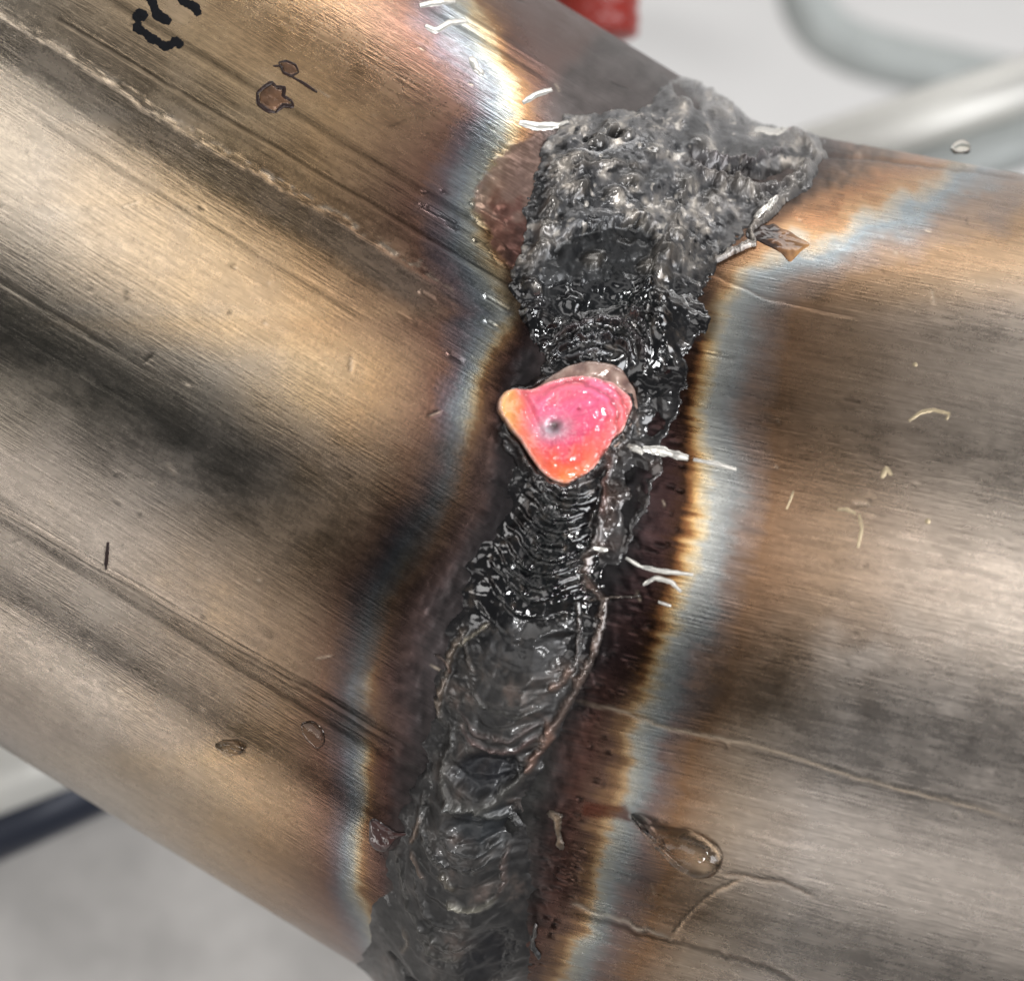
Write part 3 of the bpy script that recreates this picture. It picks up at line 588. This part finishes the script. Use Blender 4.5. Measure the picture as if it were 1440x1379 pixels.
for pts, w in [([(730, 172), (755, 178), (795, 176)], 7), ([(735, 145), (752, 134), (776, 126)], 5), ([(905, 633), (930, 634), (968, 644)], 7), ([(884, 628), (896, 634), (906, 640)], 6), ([(975, 646), (1005, 652), (1036, 660)], 4),
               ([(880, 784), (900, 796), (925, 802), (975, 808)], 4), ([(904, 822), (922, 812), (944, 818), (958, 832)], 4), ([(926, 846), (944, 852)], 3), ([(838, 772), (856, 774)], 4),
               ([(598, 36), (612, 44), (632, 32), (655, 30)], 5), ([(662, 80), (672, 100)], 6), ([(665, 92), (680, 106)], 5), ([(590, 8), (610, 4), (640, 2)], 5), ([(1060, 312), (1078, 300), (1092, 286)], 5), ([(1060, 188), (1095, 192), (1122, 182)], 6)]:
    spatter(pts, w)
def ribbon(name, pts, w, H, mat, **k):
    return spatter(pts, w, H, name, mat)
# small pale nicks on the right tube
M_NICK = plain('pale_scratched_steel', (206, 188, 156), 0.35, 0.8, 40, 0.15, 0.3)
for pts, w in [([(1278, 592), (1294, 580), (1312, 576), (1336, 582), (1330, 590)], 3), ([(1240, 672), (1246, 658), (1254, 668)], 4), ([(1302, 736), (1307, 730)], 4), ([(1178, 716), (1190, 716), (1204, 722)], 3), ([(1208, 722), (1212, 742), (1206, 770)], 3), ([(1106, 716), (1116, 690)], 2), ([(1284, 513), (1290, 512)], 3)]:
    ribbon('pale_nick', pts, w, 1.5, M_NICK)
# dark scale chips and burns
def chip_fn(X, Y, r):
    n = fbm(X / 10, Y / 6, 3, 38)
    col = ramp(X - 1050 + 10 * n, [(-400, (66, 36, 32)), (-20, (66, 36, 32)), (0, (40, 28, 24)), (34, (58, 36, 26)), (44, (128, 88, 56)), (80, (170, 124, 76))]) * (1 + 0.35 * n)[:, None]
    col = mix(col, srgb((24, 14, 14)), sstep(0.8, 0.97, r) * (X < 900)); return 0.7 * n, col, 0.5 + 0 * X, 0.3 + 0 * X
for pl, lab, on in [([(518, 1152), (526, 1148), (540, 1158), (556, 1168), (582, 1170), (558, 1178), (548, 1192), (540, 1200), (528, 1196), (518, 1184)], 'dark brown pit at the lower left edge of the weld', 0),
                ([(1046, 322), (1060, 314), (1078, 316), (1088, 312), (1100, 322), (1112, 324), (1122, 332), (1144, 344), (1128, 354), (1112, 372), (1098, 356), (1078, 346), (1062, 338), (1046, 336)], 'ragged brown chip at the right edge of the weld', 0)]:
    c = dome('scale_chip', pl, 5 if pl[0][0] < 800 else 2.5, M_GLOSS, None, 12, 70, fn=chip_fn); c['label'] = lab
M_BURN = plain('brown_burn_residue', (104, 76, 56), 0.25, 0.3, 14, 0.6, 0.6); M_BURNRIM = plain('dark_burn_rim', (40, 22, 18), 0.3, 0.2, 30, 0.3, 0.3)
def burn(pl, w):
    b = dome('burn_mark', pl, 1.5, M_BURN, None, 5, 50, 0.3); q = pl + [pl[0]]
    for i in range(0, len(q) - 1, 3):
        r_ = spatter(q[i:i + 4] if len(q[i:i + 4]) > 1 else q[-2:], w, 2.2, 'burn_rim', M_BURNRIM)
burn([(362, 130), (372, 122), (382, 116), (388, 122), (400, 124), (398, 136), (410, 142), (412, 150), (398, 148), (388, 158), (376, 156), (363, 146)], 3.4)
burn([(392, 88), (402, 86), (416, 92), (420, 102), (410, 108), (398, 102)], 1.8)
ribbon('burn_streak', [(384, 93), (392, 93), (400, 96)], 1.5, 2, M_BURNRIM); ribbon('burn_streak', [(410, 108), (428, 118), (446, 130)], 2.2, 2, M_BURNRIM)
ribbon('scale_streak', [(152, 762), (150, 782), (148, 802)], 3.2, 1.2, M_BURNRIM)
# marker writing, cut by the top of the picture
for pts, w in [([(248, -14), (256, 0), (266, 8)], 8), ([(262, 4), (274, 10), (280, 22)], 8), ([(206, -12), (214, 2), (218, 14)], 8), ([(216, 10), (222, 22), (240, 32)], 9), ([(188, 28), (198, 20), (206, 26)], 10),
               ([(196, 30), (192, 40), (204, 46)], 8), ([(202, 44), (212, 54), (226, 60)], 8), ([(222, 60), (234, 66), (246, 60)], 8), ([(240, 56), (250, 60), (256, 66)], 8)]:
    ribbon('marker_stroke', pts, w, 0.9, M_INK)

# ------------------------------------------------------------------ water
def water():
    m = bpy.data.materials.new('clear_water'); m.use_nodes = True; b = m.node_tree.nodes['Principled BSDF']
    nz = m.node_tree.nodes.new('ShaderNodeTexNoise'); nz.inputs['Scale'].default_value = 6
    bp = m.node_tree.nodes.new('ShaderNodeBump'); bp.inputs['Strength'].default_value = 0.04; bp.inputs['Distance'].default_value = 0.01
    m.node_tree.links.new(nz.outputs[0], bp.inputs['Height']); m.node_tree.links.new(bp.outputs[0], b.inputs['Normal'])
    b.inputs['Base Color'].default_value = (0.97, 0.93, 0.86, 1); b.inputs['Transmission Weight'].default_value = 1; b.inputs['IOR'].default_value = 1.42; b.inputs['Roughness'].default_value = 0.02
    return m
M_WATER = water()
def free(name, V, F, mat, parent=None, **k):
    V = np.asarray(V); c = V.mean(0); o = mesh_obj(name, V - c, F, mat, None, **k); o.location = tuple(c); return o
G = 'water drops on the tubes'
d1 = dome('water_drop', [(884, 1142), (902, 1146), (918, 1160), (940, 1164), (965, 1166), (990, 1176), (1010, 1190), (1018, 1206), (1014, 1222), (1002, 1230), (984, 1231), (964, 1222), (944, 1210), (926, 1190), (908, 1172)], 32, M_WATER, (972, 1198), 20, 90, 0.5, make=free)
tag(d1, 'large clear teardrop of liquid lying on the lower right tube', 'drop', G)
d2 = dome('water_drop', [(300, 1046), (312, 1042), (332, 1042), (350, 1050), (340, 1060), (318, 1062)], 10, M_WATER, None, 10, 40, make=free)
tag(d2, 'small curled clear drop on the pale band of the lower left tube', 'drop', G)
d3 = dome('water_drop', [(420, 1018), (438, 1014), (454, 1028), (457, 1048), (446, 1057), (430, 1044), (421, 1030)], 3.5, M_WATER, None, 10, 40, make=free)
tag(d3, 'faint flat clear drop beside the lower left heat band', 'drop', G)
d4 = dome('water_drop', [(1336, 208), (1344, 203), (1356, 203), (1366, 209), (1362, 215), (1342, 215)], 12, M_WATER, None, 10, 40, make=free)
tag(d4, 'tiny round drop on the top edge of the right tube', 'drop', G)

# ------------------------------------------------------------------ background
def back(x, y, z):
    k = (CAMZ - z) / FPX; return Vector(((x - CX) * k, -(y - CY) * k, z))
def box(name, x0, x1, y0, y1, z0, z1, mat, kind=None, bevel=0.05, rot=0, loc=None):
    bm = bmesh.new(); bmesh.ops.create_cube(bm, size=1)
    for v in bm.verts: v.co = Vector(((x0 + x1) / 2 + v.co.x * (x1 - x0), (y0 + y1) / 2 + v.co.y * (y1 - y0), (z0 + z1) / 2 + v.co.z * (z1 - z0)))
    bmesh.ops.bevel(bm, geom=bm.edges[:], offset=bevel, segments=3, affect='EDGES')
    me = bpy.data.meshes.new(name); bm.to_mesh(me); bm.free(); me.materials.append(mat)
    o = bpy.data.objects.new(name, me); scene.collection.objects.link(o)
    if kind: o['kind'] = kind
    return o
M_BENCH = plain('worn_grey_bench_plate', (188, 184, 180), 0.34, 0.3, 0.9, 0.3, 0.8)
M_FLOOR = plain('pale_workshop_floor', (212, 210, 208), 0.6, 0.0, 0.25, 0.06, 0.1)
bench = box('bench_top', -30, 4.2, -30, 1.0, -6.0, -5.2, M_BENCH, 'structure')
floor = box('workshop_floor', -150, 150, -150, 150, -41, -40, M_FLOOR, 'structure')
def pipe(name, a, b, r, mat, wall=0.25, seg=48, parent=None):
    a = Vector(a); b = Vector(b); ax = (b - a).normalized(); u = ax.cross(Vector((0, 0, 1))).normalized(); w = ax.cross(u)
    V = []; F = []; prof = [(0, r), (1, r), (1, r - wall), (0, r - wall)]
    for (t, rr) in prof:
        for j in range(seg):
            th = 2 * math.pi * j / seg; V.append(a + (b - a) * t + (u * math.cos(th) + w * math.sin(th)) * rr)
    for i in range(4):
        for j in range(seg):
            k = (i + 1) % 4; F.append((i * seg + j, i * seg + (j + 1) % seg, k * seg + (j + 1) % seg, k * seg + j))
    me = bpy.data.meshes.new(name); me.from_pydata([v - a for v in V], [], F); me.materials.append(mat)
    bm = bmesh.new(); bm.from_mesh(me); bmesh.ops.recalc_face_normals(bm, faces=bm.faces); bm.to_mesh(me); bm.free()
    me.polygons.foreach_set('use_smooth', [i < seg or 2 * seg <= i < 3 * seg for i in range(len(F))])
    o = bpy.data.objects.new(name, me); scene.collection.objects.link(o); o.location = a
    if parent: o.parent = parent
    return o
M_PIPE = plain('dull_steel_stock', (206, 204, 198), 0.4, 0.3, 0.4, 0.06, 0.0)
p1 = pipe('steel_bar', back(-200, 1155, -4.75), back(330, 950, -4.75), 0.38, M_PIPE)
tag(p1, 'blurred round steel bar lying on the bench under the left tube', 'steel bar')
p2 = pipe('steel_rail', back(700, 365, -9), back(1700, 35, -9), 0.27, M_PIPE, 0.1)
tag(p2, 'blurred pale steel tube crossing behind the right tube', 'steel tube')
M_NAVY = plain('navy_shadow', (40, 44, 56), 0.4, 0.3, 2, 0.1, 0.1)  # navy tone of the shadow beside the bar
M_DARKBAR = plain('dark_grey_paint', (166, 170, 168), 0.5, 0.1, 2, 0.1, 0.1)
def bent(name, pts, r, mat, seg=24):
    P = [Vector(p) for p in pts]
    for _ in range(3):
        Q = [P[0]]
        for a, b in zip(P[:-1], P[1:]): Q += [a * .75 + b * .25, a * .25 + b * .75]
        P = Q + [P[-1]]
    V = []; n = len(P); o0 = P[0]
    for i, p in enumerate(P):
        t = (P[min(i + 1, n - 1)] - P[max(i - 1, 0)]).normalized(); u = t.cross(Vector((0, 0, 1))).normalized(); w = t.cross(u)
        for j in range(seg):
            a = 2 * math.pi * j / seg; V.append(p - o0 + (u * math.cos(a) + w * math.sin(a)) * r)
    F = [(i * seg + j, i * seg + (j + 1) % seg, (i + 1) * seg + (j + 1) % seg, (i + 1) * seg + j) for i in range(n - 1) for j in range(seg)] + [tuple(range(seg)), tuple(range((n - 1) * seg, n * seg))]
    me = bpy.data.meshes.new(name); me.from_pydata(V, [], F); me.materials.append(mat)
    bm = bmesh.new(); bm.from_mesh(me); bmesh.ops.recalc_face_normals(bm, faces=bm.faces); bm.to_mesh(me); bm.free()
    me.polygons.foreach_set('use_smooth', [True] * len(me.polygons))
    o = bpy.data.objects.new(name, me); scene.collection.objects.link(o); o.location = o0; return o
p3 = bent('bent_pipe', [back(1120, -60, -24), back(1140, 30, -24), back(1200, 72, -24), back(1320, 100, -24), back(1560, 150, -24)], 0.42, M_DARKBAR)
tag(p3, 'blurred dark grey bent pipe low in the background at top right', 'pipe')
p4 = pipe('shadow_rail', back(700, 446, -9), back(1700, 112, -9), 0.24, M_DARKBAR, 0.1)  # added rail in place of the dark shadow zone under the pale tube
tag(p4, 'added blurred rail standing in for the shadow just below the pale tube at the right edge', 'rail')
p5 = pipe('shadow_rod', back(-200, 1240, -4.85), back(330, 1000, -4.85), 0.3, M_NAVY, 0.1)  # added rod in place of the bar's deep shadow
tag(p5, 'added blurred navy rod standing in for the shadow beside the steel bar at the lower left', 'rod')
M_RED = plain('red_enamel', (150, 44, 34), 0.35, 0.0, 3, 0.1, 0.05)
# ribbed red handle, its axis up the picture
def handle():
    top = back(835, -200, -4.0); bot = back(835, 62, -4.0); L = (top - bot).length
    zs = np.linspace(0, 1, 60); seg = 40; V = []; F = []
    for i, t in enumerate(zs):
        r = 0.32 + 0.006 * math.sin(t * 60); r *= math.sqrt(min(1, t / 0.05 + 0.02)) if t < 0.05 else 1
        for j in range(seg):
            th = 2 * math.pi * j / seg; V.append((math.cos(th) * r, t * L, math.sin(th) * r))
    F = grid_faces(60, seg).tolist() + [[(i) * seg + seg - 1, (i + 1) * seg + seg - 1, (i + 1) * seg, i * seg] for i in range(59)]
    root = empty('clamp_handle', bot)
    me = bpy.data.meshes.new('grip'); me.from_pydata(V, [], F); me.materials.append(M_RED)
    bm = bmesh.new(); bm.from_mesh(me); bmesh.ops.contextual_create(bm, geom=[e for e in bm.edges if e.is_boundary]) ; bmesh.ops.recalc_face_normals(bm, faces=bm.faces); bm.to_mesh(me); bm.free()
    me.polygons.foreach_set('use_smooth', [True] * len(me.polygons))
    o = bpy.data.objects.new('grip', me); scene.collection.objects.link(o); o.parent = root
    return root
h = handle(); tag(h, 'blurred red ribbed handle behind the top of the left tube', 'handle')
